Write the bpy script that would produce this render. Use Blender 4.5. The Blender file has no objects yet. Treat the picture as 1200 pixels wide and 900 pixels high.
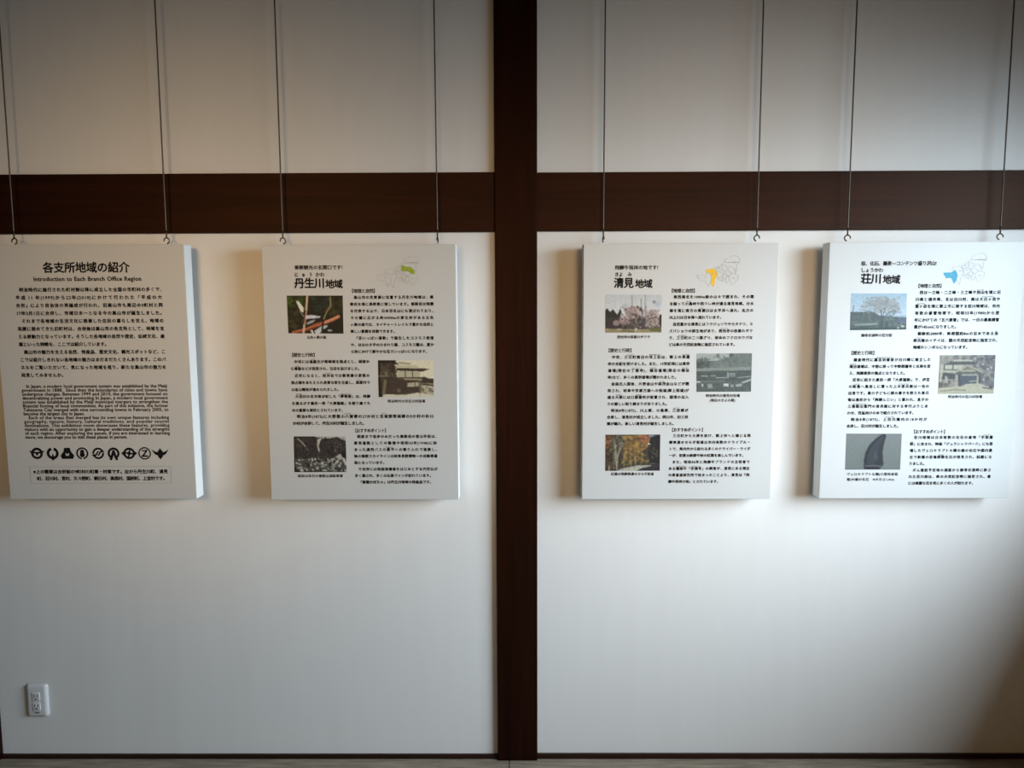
import bpy, bmesh, math, random, re
import numpy as np
from mathutils import Vector, Matrix

# ------------------------------------------------------------------ camera, sky, lights, exposure
SC = bpy.context.scene
COL = SC.collection
random.seed(7)

def link(o, parent=None):
    COL.objects.link(o)
    if parent is not None:
        o.parent = parent
    return o

cd = bpy.data.cameras.new('camera')
cd.sensor_fit = 'HORIZONTAL'
cd.sensor_width = 36.0
cd.lens = 36.0 * 832.0 / 1200.0
cd.clip_start = 0.05
cam = link(bpy.data.objects.new('camera', cd))
PITCH, ROLL, YAW = math.radians(5.291), math.radians(0.217), math.radians(-0.359)
fw = Vector((math.sin(YAW) * math.cos(PITCH), math.cos(YAW) * math.cos(PITCH), -math.sin(PITCH)))
rt = Vector((math.cos(YAW), -math.sin(YAW), 0))
up = rt.cross(fw)
rt2 = math.cos(ROLL) * rt - math.sin(ROLL) * up
up2 = math.sin(ROLL) * rt + math.cos(ROLL) * up
M = Matrix((rt2, up2, -fw)).transposed().to_4x4()
M.translation = (0, -2.33, 1.516)
cam.matrix_world = M
SC.camera = cam

SC.view_settings.view_transform = 'Standard'
SC.view_settings.look = 'None'
SC.view_settings.gamma = 1.0
SC.view_settings.use_curve_mapping = False
SC.view_settings.exposure = 0.06

# daylight: bright overcast sky above the horizon, dimmer ground below it
wd = bpy.data.worlds.new('daylight')
SC.world = wd
wd.use_nodes = True
wn, wl = wd.node_tree.nodes, wd.node_tree.links
wn.clear()
w_out = wn.new('ShaderNodeOutputWorld')
w_bg = wn.new('ShaderNodeBackground')
w_bg.inputs['Strength'].default_value = 20.0
w_tc = wn.new('ShaderNodeTexCoord')
w_sep = wn.new('ShaderNodeSeparateXYZ')
w_map = wn.new('ShaderNodeMapRange')
w_map.inputs['From Min'].default_value = -1.0
w_map.inputs['From Max'].default_value = 1.0
w_ramp = wn.new('ShaderNodeValToRGB')
w_ramp.color_ramp.interpolation = 'EASE'
w_el = w_ramp.color_ramp.elements
for z, k, c in ((-0.60, 0.02, (0.70, 0.86, 1.0)), (-0.34, 0.045, (0.62, 0.82, 1.0)), (-0.06, 0.36, (0.66, 0.85, 1.0)), (0.08, 0.90, (0.70, 0.87, 1.0)), (0.40, 0.95, (0.74, 0.88, 1.0)), (0.85, 0.62, (0.74, 0.88, 1.0))):
    e = w_el.new((z + 1) / 2)
    e.color = (c[0] * k, c[1] * k, c[2] * k, 1)
w_el.remove(w_el[0])
w_el.remove(w_el[-1])
wl.new(w_tc.outputs['Generated'], w_sep.inputs[0])
wl.new(w_sep.outputs['Z'], w_map.inputs['Value'])
wl.new(w_map.outputs[0], w_ramp.inputs['Fac'])
wl.new(w_ramp.outputs['Color'], w_bg.inputs['Color'])
wl.new(w_bg.outputs[0], w_out.inputs['Surface'])

# the window in the right-hand wall (outside the frame)
WX = 1.99                       # inner face of the right wall
WY0, WY1 = -0.50, -2.60         # nearer and farther jamb
WZ0, WZ1 = 1.02, 2.20           # sill and head
pl = bpy.data.lights.new('window_portal', 'AREA')
pl.shape = 'RECTANGLE'
pl.size = WZ1 - WZ0
pl.size_y = WY0 - WY1
pl.cycles.is_portal = True
po = link(bpy.data.objects.new('window_portal', pl))
po.location = (WX + 0.13, (WY0 + WY1) / 2, (WZ0 + WZ1) / 2)
po.rotation_euler = (0, math.radians(90), 0)

# unseen warm area lights added behind the viewpoint as soft room fill
def warm_fill(x, y, z, tx, tz, watts, w, h, spread=32):
    l = bpy.data.lights.new('warm_fill', 'AREA')
    l.shape = 'RECTANGLE'
    l.size, l.size_y = w, h
    l.energy = watts
    l.spread = math.radians(spread)
    l.color = (1.0, 0.62, 0.27)
    o = link(bpy.data.objects.new('warm_fill', l))
    o.location = (x, y, z)
    o.rotation_euler = (Vector((tx, 0, tz)) - Vector((x, y, z))).to_track_quat('-Z', 'Y').to_euler()
warm_fill(-1.2, -3.9, 2.2, -1.0, 1.56, 2.1, 1.0, 0.5)
warm_fill(1.0, -3.9, 2.2, 0.6, 1.50, 1.7, 1.0, 0.5)
warm_fill(0.9, -3.9, 1.4, 0.9, 0.7, 1.8, 1.6, 0.5, 90)  # extra broad fill, added to warm the dark lower right corner

# ------------------------------------------------------------------ materials
def srgb(r, g, b):
    f = lambda c: (c / 255 / 12.92) if c / 255 <= 0.04045 else ((c / 255 + 0.055) / 1.055) ** 2.4
    return (f(r), f(g), f(b), 1.0)

def mat(name, color, rough=0.6, metal=0.0, spec=0.5):
    m = bpy.data.materials.new(name)
    m.use_nodes = True
    b = m.node_tree.nodes['Principled BSDF']
    b.inputs['Base Color'].default_value = color
    b.inputs['Roughness'].default_value = rough
    b.inputs['Metallic'].default_value = metal
    b.inputs['Specular IOR Level'].default_value = spec
    return m

def nodes(m):
    return m.node_tree.nodes, m.node_tree.links, m.node_tree.nodes['Principled BSDF']

def plaster(name, base):
    m = mat(name, base, 0.9, 0, 0.2)
    n, l, b = nodes(m)
    tc = n.new('ShaderNodeTexCoord')
    mp = n.new('ShaderNodeMapping')
    mp.inputs['Scale'].default_value = (9.0, 9.0, 1.1)
    tx = n.new('ShaderNodeTexNoise')
    tx.inputs['Scale'].default_value = 2.2
    tx.inputs['Detail'].default_value = 6.0
    tx.inputs['Roughness'].default_value = 0.6
    l.new(tc.outputs['Object'], mp.inputs[0])
    l.new(mp.outputs[0], tx.inputs['Vector'])
    cr = n.new('ShaderNodeMix')
    cr.data_type = 'RGBA'
    cr.inputs['A'].default_value = tuple(c * 0.94 for c in base[:3]) + (1,)
    cr.inputs['B'].default_value = base
    l.new(tx.outputs['Fac'], cr.inputs['Factor'])
    l.new(cr.outputs['Result'], b.inputs['Base Color'])
    t2 = n.new('ShaderNodeTexNoise')
    t2.inputs['Scale'].default_value = 0.9
    t2.inputs['Detail'].default_value = 3.0
    l.new(mp.outputs[0], t2.inputs['Vector'])
    bp = n.new('ShaderNodeBump')
    bp.inputs['Strength'].default_value = 0.14
    bp.inputs['Distance'].default_value = 0.012
    l.new(t2.outputs['Fac'], bp.inputs['Height'])
    l.new(bp.outputs[0], b.inputs['Normal'])
    return m

def wood(name, dark, light, axis, rough=0.42, spec=0.45):
    m = mat(name, light, rough, 0, spec)
    n, l, b = nodes(m)
    b.inputs['Specular Tint'].default_value = (1.0, 0.64, 0.47, 1)
    tc = n.new('ShaderNodeTexCoord')
    mp = n.new('ShaderNodeMapping')
    s = [26.0, 26.0, 26.0]
    s[axis] = 1.1
    mp.inputs['Scale'].default_value = s
    tx = n.new('ShaderNodeTexNoise')
    tx.inputs['Scale'].default_value = 1.6
    tx.inputs['Detail'].default_value = 8.0
    tx.inputs['Roughness'].default_value = 0.62
    tx.inputs['Distortion'].default_value = 0.5
    l.new(tc.outputs['Object'], mp.inputs[0])
    l.new(mp.outputs[0], tx.inputs['Vector'])
    rp = n.new('ShaderNodeValToRGB')
    rp.color_ramp.elements[0].position = 0.32
    rp.color_ramp.elements[0].color = dark
    rp.color_ramp.elements[1].position = 0.68
    rp.color_ramp.elements[1].color = light
    l.new(tx.outputs['Fac'], rp.inputs['Fac'])
    l.new(rp.outputs['Color'], b.inputs['Base Color'])
    bp = n.new('ShaderNodeBump')
    bp.inputs['Strength'].default_value = 0.15
    bp.inputs['Distance'].default_value = 0.003
    l.new(tx.outputs['Fac'], bp.inputs['Height'])
    l.new(bp.outputs[0], b.inputs['Normal'])
    return m

def floor_boards():
    m = mat('grey_floor_boards', (0.2, 0.19, 0.17, 1), 0.75, 0, 0.2)
    n, l, b = nodes(m)
    tc = n.new('ShaderNodeTexCoord')
    mp = n.new('ShaderNodeMapping')
    mp.inputs['Scale'].default_value = (3.0, 38.0, 1.0)
    tx = n.new('ShaderNodeTexNoise')
    tx.inputs['Scale'].default_value = 2.0
    tx.inputs['Detail'].default_value = 8.0
    tx.inputs['Roughness'].default_value = 0.7
    rp = n.new('ShaderNodeValToRGB')
    rp.color_ramp.elements[0].position = 0.3
    rp.color_ramp.elements[0].color = srgb(112, 102, 88)
    rp.color_ramp.elements[1].position = 0.7
    rp.color_ramp.elements[1].color = srgb(172, 160, 140)
    l.new(tc.outputs['Object'], mp.inputs[0])
    l.new(mp.outputs[0], tx.inputs['Vector'])
    l.new(tx.outputs['Fac'], rp.inputs['Fac'])
    br = n.new('ShaderNodeTexBrick')
    br.inputs['Scale'].default_value = 1.0
    br.inputs['Brick Width'].default_value = 1.82
    br.inputs['Row Height'].default_value = 0.30
    br.inputs['Mortar Size'].default_value = 0.0016
    br.inputs['Mortar Smooth'].default_value = 0.0
    br.inputs['Color1'].default_value = (1, 1, 1, 1)
    br.inputs['Color2'].default_value = (0.9, 0.9, 0.9, 1)
    br.inputs['Mortar'].default_value = (0.05, 0.05, 0.05, 1)
    m2 = n.new('ShaderNodeMapping')
    m2.inputs['Location'].default_value = (0.0285, 0.0, 0)
    l.new(tc.outputs['Object'], m2.inputs[0])
    l.new(m2.outputs[0], br.inputs['Vector'])
    mx = n.new('ShaderNodeMix')
    mx.data_type = 'RGBA'
    mx.blend_type = 'MULTIPLY'
    mx.inputs['Factor'].default_value = 1.0
    l.new(rp.outputs['Color'], mx.inputs['A'])
    l.new(br.outputs['Color'], mx.inputs['B'])
    l.new(mx.outputs['Result'], b.inputs['Base Color'])
    return m

PLASTER = plaster('white_plaster', (0.80, 0.79, 0.77, 1))
ROOM = plaster('beige_plaster', (0.26, 0.17, 0.10, 1))
CEIL = wood('ceiling_boards', srgb(70, 44, 26), srgb(96, 62, 38), 0)
WOOD_V = wood('dark_stained_post_wood', srgb(20, 7, 3), srgb(38, 13, 6), 2, 0.5, 0.12)
WOOD_H = wood('dark_stained_beam_wood', srgb(20, 6, 3), srgb(40, 14, 8), 0, 0.5, 0.19)
SKIRT = wood('dark_skirting_wood', srgb(28, 16, 14), srgb(44, 26, 22), 0)
FLOOR = floor_boards()
BOARD = mat('white_panel_board', (0.58, 0.585, 0.575, 1), 0.42, 0, 0.42)
EDGE = mat('lightened_foam_edge', (0.84, 0.84, 0.82, 1), 0.7, 0, 0.3)  # foam edge whitened so the sides show the brighter daylight falling on them
INK = mat('black_print', (0.008, 0.008, 0.009, 1), 0.75, 0, 0.12)
GREY_INK = mat('grey_map_line', (0.42, 0.42, 0.40, 1), 0.6, 0, 0.3)
GREEN_INK = mat('green_map_area', srgb(150, 172, 30), 0.6, 0, 0.3)
YELLOW_INK = mat('yellow_map_area', srgb(238, 186, 40), 0.6, 0, 0.3)
BLUE_INK = mat('blue_map_area', srgb(70, 160, 188), 0.6, 0, 0.3)
STEEL = mat('steel_wire', (0.10, 0.09, 0.075, 1), 0.45, 0.8)
HOOK = mat('dark_bronze_hook', (0.10, 0.075, 0.045, 1), 0.4, 0.9)
PLASTIC = mat('white_outlet_plastic', (0.70, 0.70, 0.70, 1), 0.35, 0, 0.5)
SLOT = mat('black_outlet_slot', (0.01, 0.01, 0.01, 1), 0.7)
m = bpy.data.materials.new('printed_picture')
m.use_nodes = True
_n, _l, _b = nodes(m)
_a = _n.new('ShaderNodeAttribute')
_a.attribute_name = 'print'
_l.new(_a.outputs['Color'], _b.inputs['Base Color'])
_b.inputs['Roughness'].default_value = 0.55
_b.inputs['Specular IOR Level'].default_value = 0.3
PICTURE = m

# ------------------------------------------------------------------ mesh helpers
def obj(name, bm, material, parent=None, bevel=0.0, smooth=False):
    me = bpy.data.meshes.new(name)
    bm.to_mesh(me)
    bm.free()
    me.materials.append(material)
    if smooth:
        for p in me.polygons:
            p.use_smooth = True
    o = link(bpy.data.objects.new(name, me), parent)
    if bevel:
        md = o.modifiers.new('bevel', 'BEVEL')
        md.width = bevel
        md.segments = 2
        md.limit_method = 'ANGLE'
    return o

def box(bm, x0, x1, y0, y1, z0, z1):
    v = [bm.verts.new((x, y, z)) for x in (x0, x1) for y in (y0, y1) for z in (z0, z1)]
    for f in ((0, 1, 3, 2), (4, 6, 7, 5), (0, 4, 5, 1), (2, 3, 7, 6), (0, 2, 6, 4), (1, 5, 7, 3)):
        bm.faces.new([v[i] for i in f])

def tube(bm, pts, radii, seg=8, cap=True):
    rings = []
    n = len(pts)
    prev = None
    for i, p in enumerate(pts):
        t = (Vector(pts[min(i + 1, n - 1)]) - Vector(pts[max(i - 1, 0)])).normalized()
        a = prev if prev is not None else (Vector((1, 0, 0)) if abs(t.x) < 0.9 else Vector((0, 1, 0)))
        a = (a - t * a.dot(t)).normalized()
        prev = a
        b = t.cross(a)
        r = radii[i] if hasattr(radii, '__len__') else radii
        rings.append([bm.verts.new(Vector(p) + r * (math.cos(k * 2 * math.pi / seg) * a + math.sin(k * 2 * math.pi / seg) * b)) for k in range(seg)])
    for r0, r1 in zip(rings, rings[1:]):
        for k in range(seg):
            bm.faces.new((r0[k], r0[(k + 1) % seg], r1[(k + 1) % seg], r1[k]))
    if cap:
        bm.faces.new(rings[0][::-1])
        bm.faces.new(rings[-1])

def structure(name, bm, material, label=None, bevel=0.0):
    o = obj(name, bm, material, None, bevel)
    o['kind'] = 'structure'
    if label:
        o['label'] = label
    return o

def thing(name, label, cat, loc=(0, 0, 0), group=None):
    o = link(bpy.data.objects.new(name, None))
    o.empty_display_size = 0.05
    o.location = loc
    o['label'] = label
    o['category'] = cat
    if group:
        o['group'] = group
    return o

# ------------------------------------------------------------------ the room
CEIL_Z = 2.85
XL, YF = -3.4, -4.6
b = bmesh.new(); box(b, XL - 0.1, WX + 0.16, 0.0, 0.1, -0.02, CEIL_Z); structure('wall_back', b, PLASTER)
b = bmesh.new(); box(b, XL - 0.1, WX + 0.16, YF, 0.1, -0.12, 0.0); structure('floor', b, FLOOR)
b = bmesh.new(); box(b, XL - 0.1, WX + 0.16, YF, 0.1, CEIL_Z, CEIL_Z + 0.1); structure('ceiling', b, CEIL)
b = bmesh.new(); box(b, XL - 0.1, XL, YF, 0.0, 0, CEIL_Z); structure('wall_left', b, ROOM)
b = bmesh.new(); box(b, XL - 0.1, WX + 0.16, YF - 0.1, YF, 0, CEIL_Z); structure('wall_front', b, ROOM)
b = bmesh.new()
box(b, WX, WX + 0.14, YF, 0.0, 0, WZ0)
box(b, WX, WX + 0.14, YF, 0.0, WZ1, CEIL_Z)
box(b, WX, WX + 0.14, WY0, 0.0, WZ0, WZ1)
box(b, WX, WX + 0.14, YF, WY1, WZ0, WZ1)
structure('wall_right', b, ROOM)
# window lining and the eaves above it
b = bmesh.new()
box(b, WX - 0.02, WX + 0.14, WY1, WY0, WZ0 - 0.03, WZ0 + 0.004)
box(b, WX - 0.02, WX + 0.14, WY1, WY0, WZ1 - 0.004, WZ1 + 0.03)
structure('window_1', b, WOOD_H)
b = bmesh.new(); box(b, WX + 0.14, WX + 0.62, YF, 0.5, 2.62, 2.72); structure('trim_7', b, WOOD_H)

# posts and tie beams
PW = 0.068
b = bmesh.new(); box(b, -PW, PW, -0.018, 0.02, 0.0, CEIL_Z)
structure('trim_1', b, WOOD_V, 'dark brown wooden post between the second and third panels', 0.0025)
b = bmesh.new(); box(b, -1.92, -1.789, -0.018, 0.02, 0.0, CEIL_Z)
structure('trim_2', b, WOOD_V, None, 0.0025)
b = bmesh.new(); box(b, 1.79, 1.92, -0.018, 0.02, 0.0, CEIL_Z)
structure('trim_3', b, WOOD_V, None, 0.0025)
BZ0, BZ1 = 1.793, 1.981
b = bmesh.new(); box(b, -1.789, -PW, -0.013, 0.02, BZ0, BZ1)
structure('trim_4', b, WOOD_H, 'dark brown horizontal beam left of the post', 0.002)
b = bmesh.new(); box(b, PW, 1.79, -0.013, 0.02, BZ0 + 0.001, BZ1 - 0.002)
structure('trim_5', b, WOOD_H, 'dark brown horizontal beam right of the post', 0.002)
b = bmesh.new(); box(b, -1.789, -PW, -0.008, 0.01, 0.0, 0.0155); structure('baseboard_left', b, SKIRT, None, 0.001)
b = bmesh.new(); box(b, PW, 1.79, -0.008, 0.01, 0.0, 0.018); structure('baseboard_right', b, SKIRT, None, 0.001)

# ------------------------------------------------------------------ print: lettering
def raw_mesh(text):
    cu = bpy.data.curves.new('lettering', 'FONT')
    cu.body = text
    cu.size = 1.0
    cu.resolution_u = 2
    o = bpy.data.objects.new('lettering', cu)
    COL.objects.link(o)
    dg = bpy.context.evaluated_depsgraph_get()
    dg.update()
    me = bpy.data.meshes.new_from_object(o.evaluated_get(dg))
    bpy.data.objects.remove(o)
    bpy.data.curves.remove(cu)
    n = len(me.vertices)
    co = np.zeros(n * 3)
    me.vertices.foreach_get('co', co)
    co = co.reshape(n, 3)[:, :2]
    faces = [tuple(p.vertices) for p in me.polygons]
    bpy.data.meshes.remove(me)
    return co, faces

GLYPHS = {}
def load_glyphs(chars):
    """mesh and advance of every character, measured against a full-width character."""
    bar = raw_mesh('口')[0][:, 0]
    bar0 = bar.min()
    for ch in sorted(set(chars)):
        if ch in GLYPHS:
            continue
        if ch in ' 　':
            GLYPHS[ch] = (np.zeros((0, 2)), [], 0.30 if ch == ' ' else 1.0)
            continue
        co, faces = raw_mesh(ch)
        adv = raw_mesh(ch + '口')[0][:, 0].max() - bar.max()
        GLYPHS[ch] = (co, faces, adv)
load_glyphs('国')
_k = GLYPHS['国']
EM = _k[2]                                   # advance of one full-width character
MID = (_k[0][:, 1].min() + _k[0][:, 1].max()) / 2 / EM

def em(ch):
    if ch not in GLYPHS:
        load_glyphs(ch)
    if ch == ' ':
        return 0.30
    if ch == '　':
        return 1.0
    if ch in '【】':
        return 0.5
    return GLYPHS[ch][2] / EM
def ems(t):
    return sum(em(c) for c in t)

class Sheet:
    """Collects flat print in millimetres from the panel's top left corner."""
    def __init__(self, W, H):
        self.W, self.H = W, H
        self.v, self.f, self.k = [], [], 0
    def add(self, pts, faces):
        o = len(self.v)
        self.k = (self.k + 1) % 8
        self.v += [(x / 1000 - self.W / 2, self.k * 2.5e-5, self.H / 2 - y / 1000) for x, y in pts]
        self.f += [tuple(i + o for i in f) for f in faces]
    def text(self, s, x, y, w=None, size=None, bold=0.038, fit=True):
        """s centred on height y (mm), starting at x, its full-width cells fitted to width w."""
        total = ems(s)
        if s and s[-1] in '、。':
            total -= 0.5
        if size is None:
            size = w / total
        cell = size if (w is None or not fit) else w / total
        gx = min(size, cell * 1.06)
        d = bold * 1.15 * size
        pen = x
        for ch in s:
            co, faces, adv = GLYPHS[ch]
            step = em(ch) * cell
            if len(co):
                off = (step - em(ch) * gx) / 2 - (0.5 * gx if ch == '【' else 0)
                px = pen + off + co[:, 0] / EM * gx
                py = y + (MID - co[:, 1] / EM) * size
                for ddx, ddy in ((-d, 0), (d, 0), (0, d), (0, -d)) if size > 7 else ((-d, 0), (d, 0)):
                    self.add(list(zip(px + ddx, py + ddy)), faces)
            pen += step
    def para(self, lines, x0, x1, y, pitch, w, size_k=0.97, latin=False, short=None, bold=0.038):
        """lines: markup with 漢字《よみ》 readings; full lines are justified to w."""
        n = len(lines)
        clean = [re.sub(r'｜|《[^》]*》', '', t) for t in lines]
        full = max(ems(t) for t in clean)
        size = w / full
        for i, t in enumerate(lines):
            c = clean[i]
            x = x0 + (x1 - x0) * i / max(n - 1, 1)
            yy = y + pitch * i
            body = c.lstrip('　')
            ind = (len(c) - len(body)) * size
            if short and i in short:
                ww = short[i]
            elif latin:
                ww = w - ind
            else:
                ww = (w - ind) if (i + 1 < n and not lines[i + 1].startswith('　')) else (ems(body) - (0.5 if body[-1] in '、。' else 0)) * size * 0.985
            self.text(body, x + ind, yy, ww, size * size_k, bold)
            unit = w / ems(c) if (i + 1 < n and not lines[i + 1].startswith('　')) else size
            for mt in re.finditer(r'｜([^《]*)《([^》]*)》', t):
                pre = re.sub(r'｜|《[^》]*》', '', t[:mt.start()])
                bx, bw = x + ems(pre) * unit, ems(mt.group(1)) * unit
                rw = min(bw * 0.96, len(mt.group(2)) * size * 0.42)
                self.text(mt.group(2), bx + (bw - rw) / 2, yy - 0.66 * size, rw, size * 0.40, 0.02)
    def ring(self, cx, cy, r0, r1, a0=0, a1=360, n=28):
        k = max(3, int(n * abs(a1 - a0) / 360))
        pts, faces = [], []
        for i in range(k + 1):
            a = math.radians(a0 + (a1 - a0) * i / k)
            pts += [(cx + r0 * math.cos(a), cy - r0 * math.sin(a)), (cx + r1 * math.cos(a), cy - r1 * math.sin(a))]
        for i in range(k):
            faces.append((2 * i, 2 * i + 1, 2 * i + 3, 2 * i + 2))
        self.add(pts, faces)
    def poly(self, pts):
        self.add(pts, [tuple(range(len(pts)))])
    def stroke(self, pts, w, closed=False):
        seq = list(pts) + ([pts[0]] if closed else [])
        for (xa, ya), (xb, yb) in zip(seq, seq[1:]):
            dx, dy = xb - xa, yb - ya
            L = math.hypot(dx, dy) or 1
            ux, uy = dx / L * w / 2, dy / L * w / 2
            nx, ny = -uy, ux
            self.add([(xa - ux + nx, ya - uy + ny), (xb + ux + nx, yb + uy + ny), (xb + ux - nx, yb + uy - ny), (xa - ux - nx, ya - uy - ny)], [(0, 1, 2, 3)])
    def build(self, name, material, parent, lift=0.0004, label=None):
        me = bpy.data.meshes.new(name)
        me.from_pydata([(x, -lift - d, z) for x, d, z in self.v], [], self.f)
        # turn every face towards the viewer
        bm = bmesh.new()
        bm.from_mesh(me)
        bm.normal_update()
        flip = [f for f in bm.faces if f.normal.y > 0]
        if flip:
            bmesh.ops.reverse_faces(bm, faces=flip)
        bm.to_mesh(me)
        bm.free()
        me.materials.append(material)
        o = link(bpy.data.objects.new(name, me), parent)
        if label:
            o['label'] = label
        return o

# ------------------------------------------------------------------ print: pictures
class Canvas:
    def __init__(self, w=144, h=100, base=(0, 0, 0)):
        self.w, self.h = w, h
        self.a = np.zeros((h, w, 3))
        self.a[:] = base
        yy, xx = np.mgrid[0:h, 0:w]
        self.u, self.v = (xx + 0.5) / w, (yy + 0.5) / h
        self.rng = np.random.RandomState(11)
    def put(self, mask, col, alpha=1.0):
        mm = (mask * alpha)[..., None] if mask.dtype != bool else (mask.astype(float) * alpha)[..., None]
        self.a = self.a * (1 - mm) + np.array(col, float) * mm
    def poly(self, pts, col, alpha=1.0):
        inside = np.zeros(self.u.shape, bool)
        n = len(pts)
        for i in range(n):
            (x0, y0), (x1, y1) = pts[i], pts[(i + 1) % n]
            if y0 == y1:
                continue
            c = ((y0 > self.v) != (y1 > self.v)) & (self.u < (x1 - x0) * (self.v - y0) / (y1 - y0) + x0)
            inside ^= c
        self.put(inside, col, alpha)
    def line(self, pts, wd, col, alpha=1.0):
        asp = self.h / self.w
        for (x0, y0), (x1, y1) in zip(pts, pts[1:]):
            dx, dy = x1 - x0, (y1 - y0) * asp
            L2 = dx * dx + dy * dy or 1e-9
            t = np.clip(((self.u - x0) * dx + (self.v - y0) * asp * dy) / L2, 0, 1)
            dd = np.hypot(self.u - x0 - t * dx, (self.v - y0) * asp - t * dy)
            self.put(np.clip((wd / 2 - dd) * self.w + 0.5, 0, 1), col, alpha)
    def blob(self, cx, cy, rx, ry, col, alpha=1.0, soft=0.3):
        dd = np.hypot((self.u - cx) / rx, (self.v - cy) / ry)
        self.put(np.clip((1 - dd) / soft, 0, 1), col, alpha)
    def grad(self, v0, v1, c0, c1):
        t = np.clip((self.v - v0) / (v1 - v0), 0, 1)
        mk = ((self.v >= v0) & (self.v <= v1)).astype(float)
        c = np.array(c0)[None, None] * (1 - t[..., None]) + np.array(c1)[None, None] * t[..., None]
        self.a = self.a * (1 - mk[..., None]) + c * mk[..., None]
    def speck(self, u0, v0, u1, v1, cols, n, r, alpha=0.8):
        for _ in range(n):
            c = cols[self.rng.randint(len(cols))]
            self.blob(u0 + (u1 - u0) * self.rng.rand(), v0 + (v1 - v0) * self.rng.rand(), r * (0.5 + self.rng.rand()), r * 1.4 * (0.5 + self.rng.rand()), c, alpha, 0.6)
    def noise(self, amp):
        g = self.rng.randn(self.h, self.w)
        g = (g + np.roll(g, 1, 0) + np.roll(g, 1, 1) + np.roll(g, (1, 1), (0, 1))) / 2
        self.a = self.a + g[..., None] * amp
    def tone(self, sat, con):
        g = self.a.mean(2, keepdims=True)
        self.a = g + (self.a - g) * sat
        m = self.a.mean((0, 1), keepdims=True)
        self.a = m + (self.a - m) * con
    def build(self, name, quad, W, H, parent, label, gain=1.0):
        a = np.clip(self.a, 0, 255)
        a = a.reshape(self.h // 2, 2, self.w // 2, 2, 3).mean((1, 3)) / 255
        lin = np.where(a <= 0.04045, a / 12.92, ((a + 0.055) / 1.055) ** 2.4)
        lin = np.clip(lin * gain, 0, 0.9)
        h, w = lin.shape[:2]
        (ax, ay), (bx, by), (cx, cy), (dx, dy) = quad
        vs, cs, fs = [], [], []
        for j in range(h):
            for i in range(w):
                s, t = i / (w - 1), j / (h - 1)
                x = (ax * (1 - s) + bx * s) * (1 - t) + (dx * (1 - s) + cx * s) * t
                y = (ay * (1 - s) + by * s) * (1 - t) + (dy * (1 - s) + cy * s) * t
                vs.append((x / 1000 - W / 2, -0.0003, H / 2 - y / 1000))
                cs.append((*lin[j, i], 1.0))
        for j in range(h - 1):
            for i in range(w - 1):
                q = j * w + i
                fs.append((q, q + w, q + w + 1, q + 1))
        me = bpy.data.meshes.new(name)
        me.from_pydata(vs, [], fs)
        at = me.color_attributes.new('print', 'FLOAT_COLOR', 'POINT')
        at.data.foreach_set('color', np.array(cs, np.float32).ravel())
        me.materials.append(PICTURE)
        o = link(bpy.data.objects.new(name, me), parent)
        o['label'] = label
        return o

def pic_stream():
    c = Canvas(base=(20, 21, 15))
    c.speck(0.0, 0.0, 0.35, 0.35, [(62, 84, 26), (40, 56, 18), (26, 34, 14)], 40, 0.05)
    c.speck(0.4, 0.05, 0.8, 0.4, [(20, 40, 34), (28, 50, 42), (14, 24, 20)], 30, 0.06)
    c.speck(0.75, 0.1, 1.0, 0.6, [(54, 52, 26), (36, 36, 18), (24, 24, 14)], 30, 0.05)
    c.speck(0.0, 0.4, 0.3, 0.9, [(40, 40, 24), (58, 54, 30), (22, 20, 12)], 30, 0.05)
    c.poly([(0.165, 0.15), (0.21, 0.15), (0.30, 0.33), (0.29, 0.45), (0.24, 0.41), (0.20, 0.28)], (206, 204, 190))
    c.line([(0.24, 0.42), (0.29, 0.55)], 0.02, (130, 124, 116))
    c.poly([(0.31, 0.52), (0.45, 0.51), (0.60, 0.55), (0.56, 0.59), (0.42, 0.60), (0.32, 0.62)], (186, 186, 196))
    c.poly([(0.33, 0.72), (0.42, 0.66), (0.50, 0.63), (0.46, 0.70), (0.36, 0.76)], (150, 150, 158))
    c.line([(0.10, 0.97), (0.32, 0.90), (0.50, 0.78), (0.66, 0.71), (0.80, 0.63), (0.91, 0.55)], 0.062, (158, 88, 60))
    c.line([(0.66, 0.70), (0.80, 0.62), (0.91, 0.54)], 0.03, (196, 140, 112))
    c.line([(0.16, 0.99), (0.32, 0.93), (0.5, 0.83)], 0.03, (96, 44, 34))
    c.poly([(0.40, 0.90), (0.44, 0.90), (0.47, 1.0), (0.43, 1.0)], (196, 188, 178))
    c.poly([(0.47, 0.93), (0.60, 0.80), (0.72, 0.77), (0.70, 0.82), (0.60, 0.92), (0.57, 1.0), (0.5, 1.0)], (180, 184, 186))
    c.blob(0.75, 0.91, 0.05, 0.03, (150, 160, 170))
    c.line([(0.37, 0.0), (0.345, 0.35), (0.31, 0.65), (0.275, 1.0)], 0.034, (196, 170, 140))
    c.line([(0.33, 0.40), (0.29, 0.75)], 0.02, (92, 46, 34))
    c.line([(0.775, 0.05), (0.775, 0.28), (0.70, 0.44), (0.645, 0.62), (0.61, 1.0)], 0.018, (150, 132, 96))
    c.line([(0.74, 0.30), (0.66, 0.44)], 0.014, (104, 62, 42))
    c.line([(0.64, 0.64), (0.61, 0.95)], 0.03, (12, 12, 10))
    c.noise(7)
    return c

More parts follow.
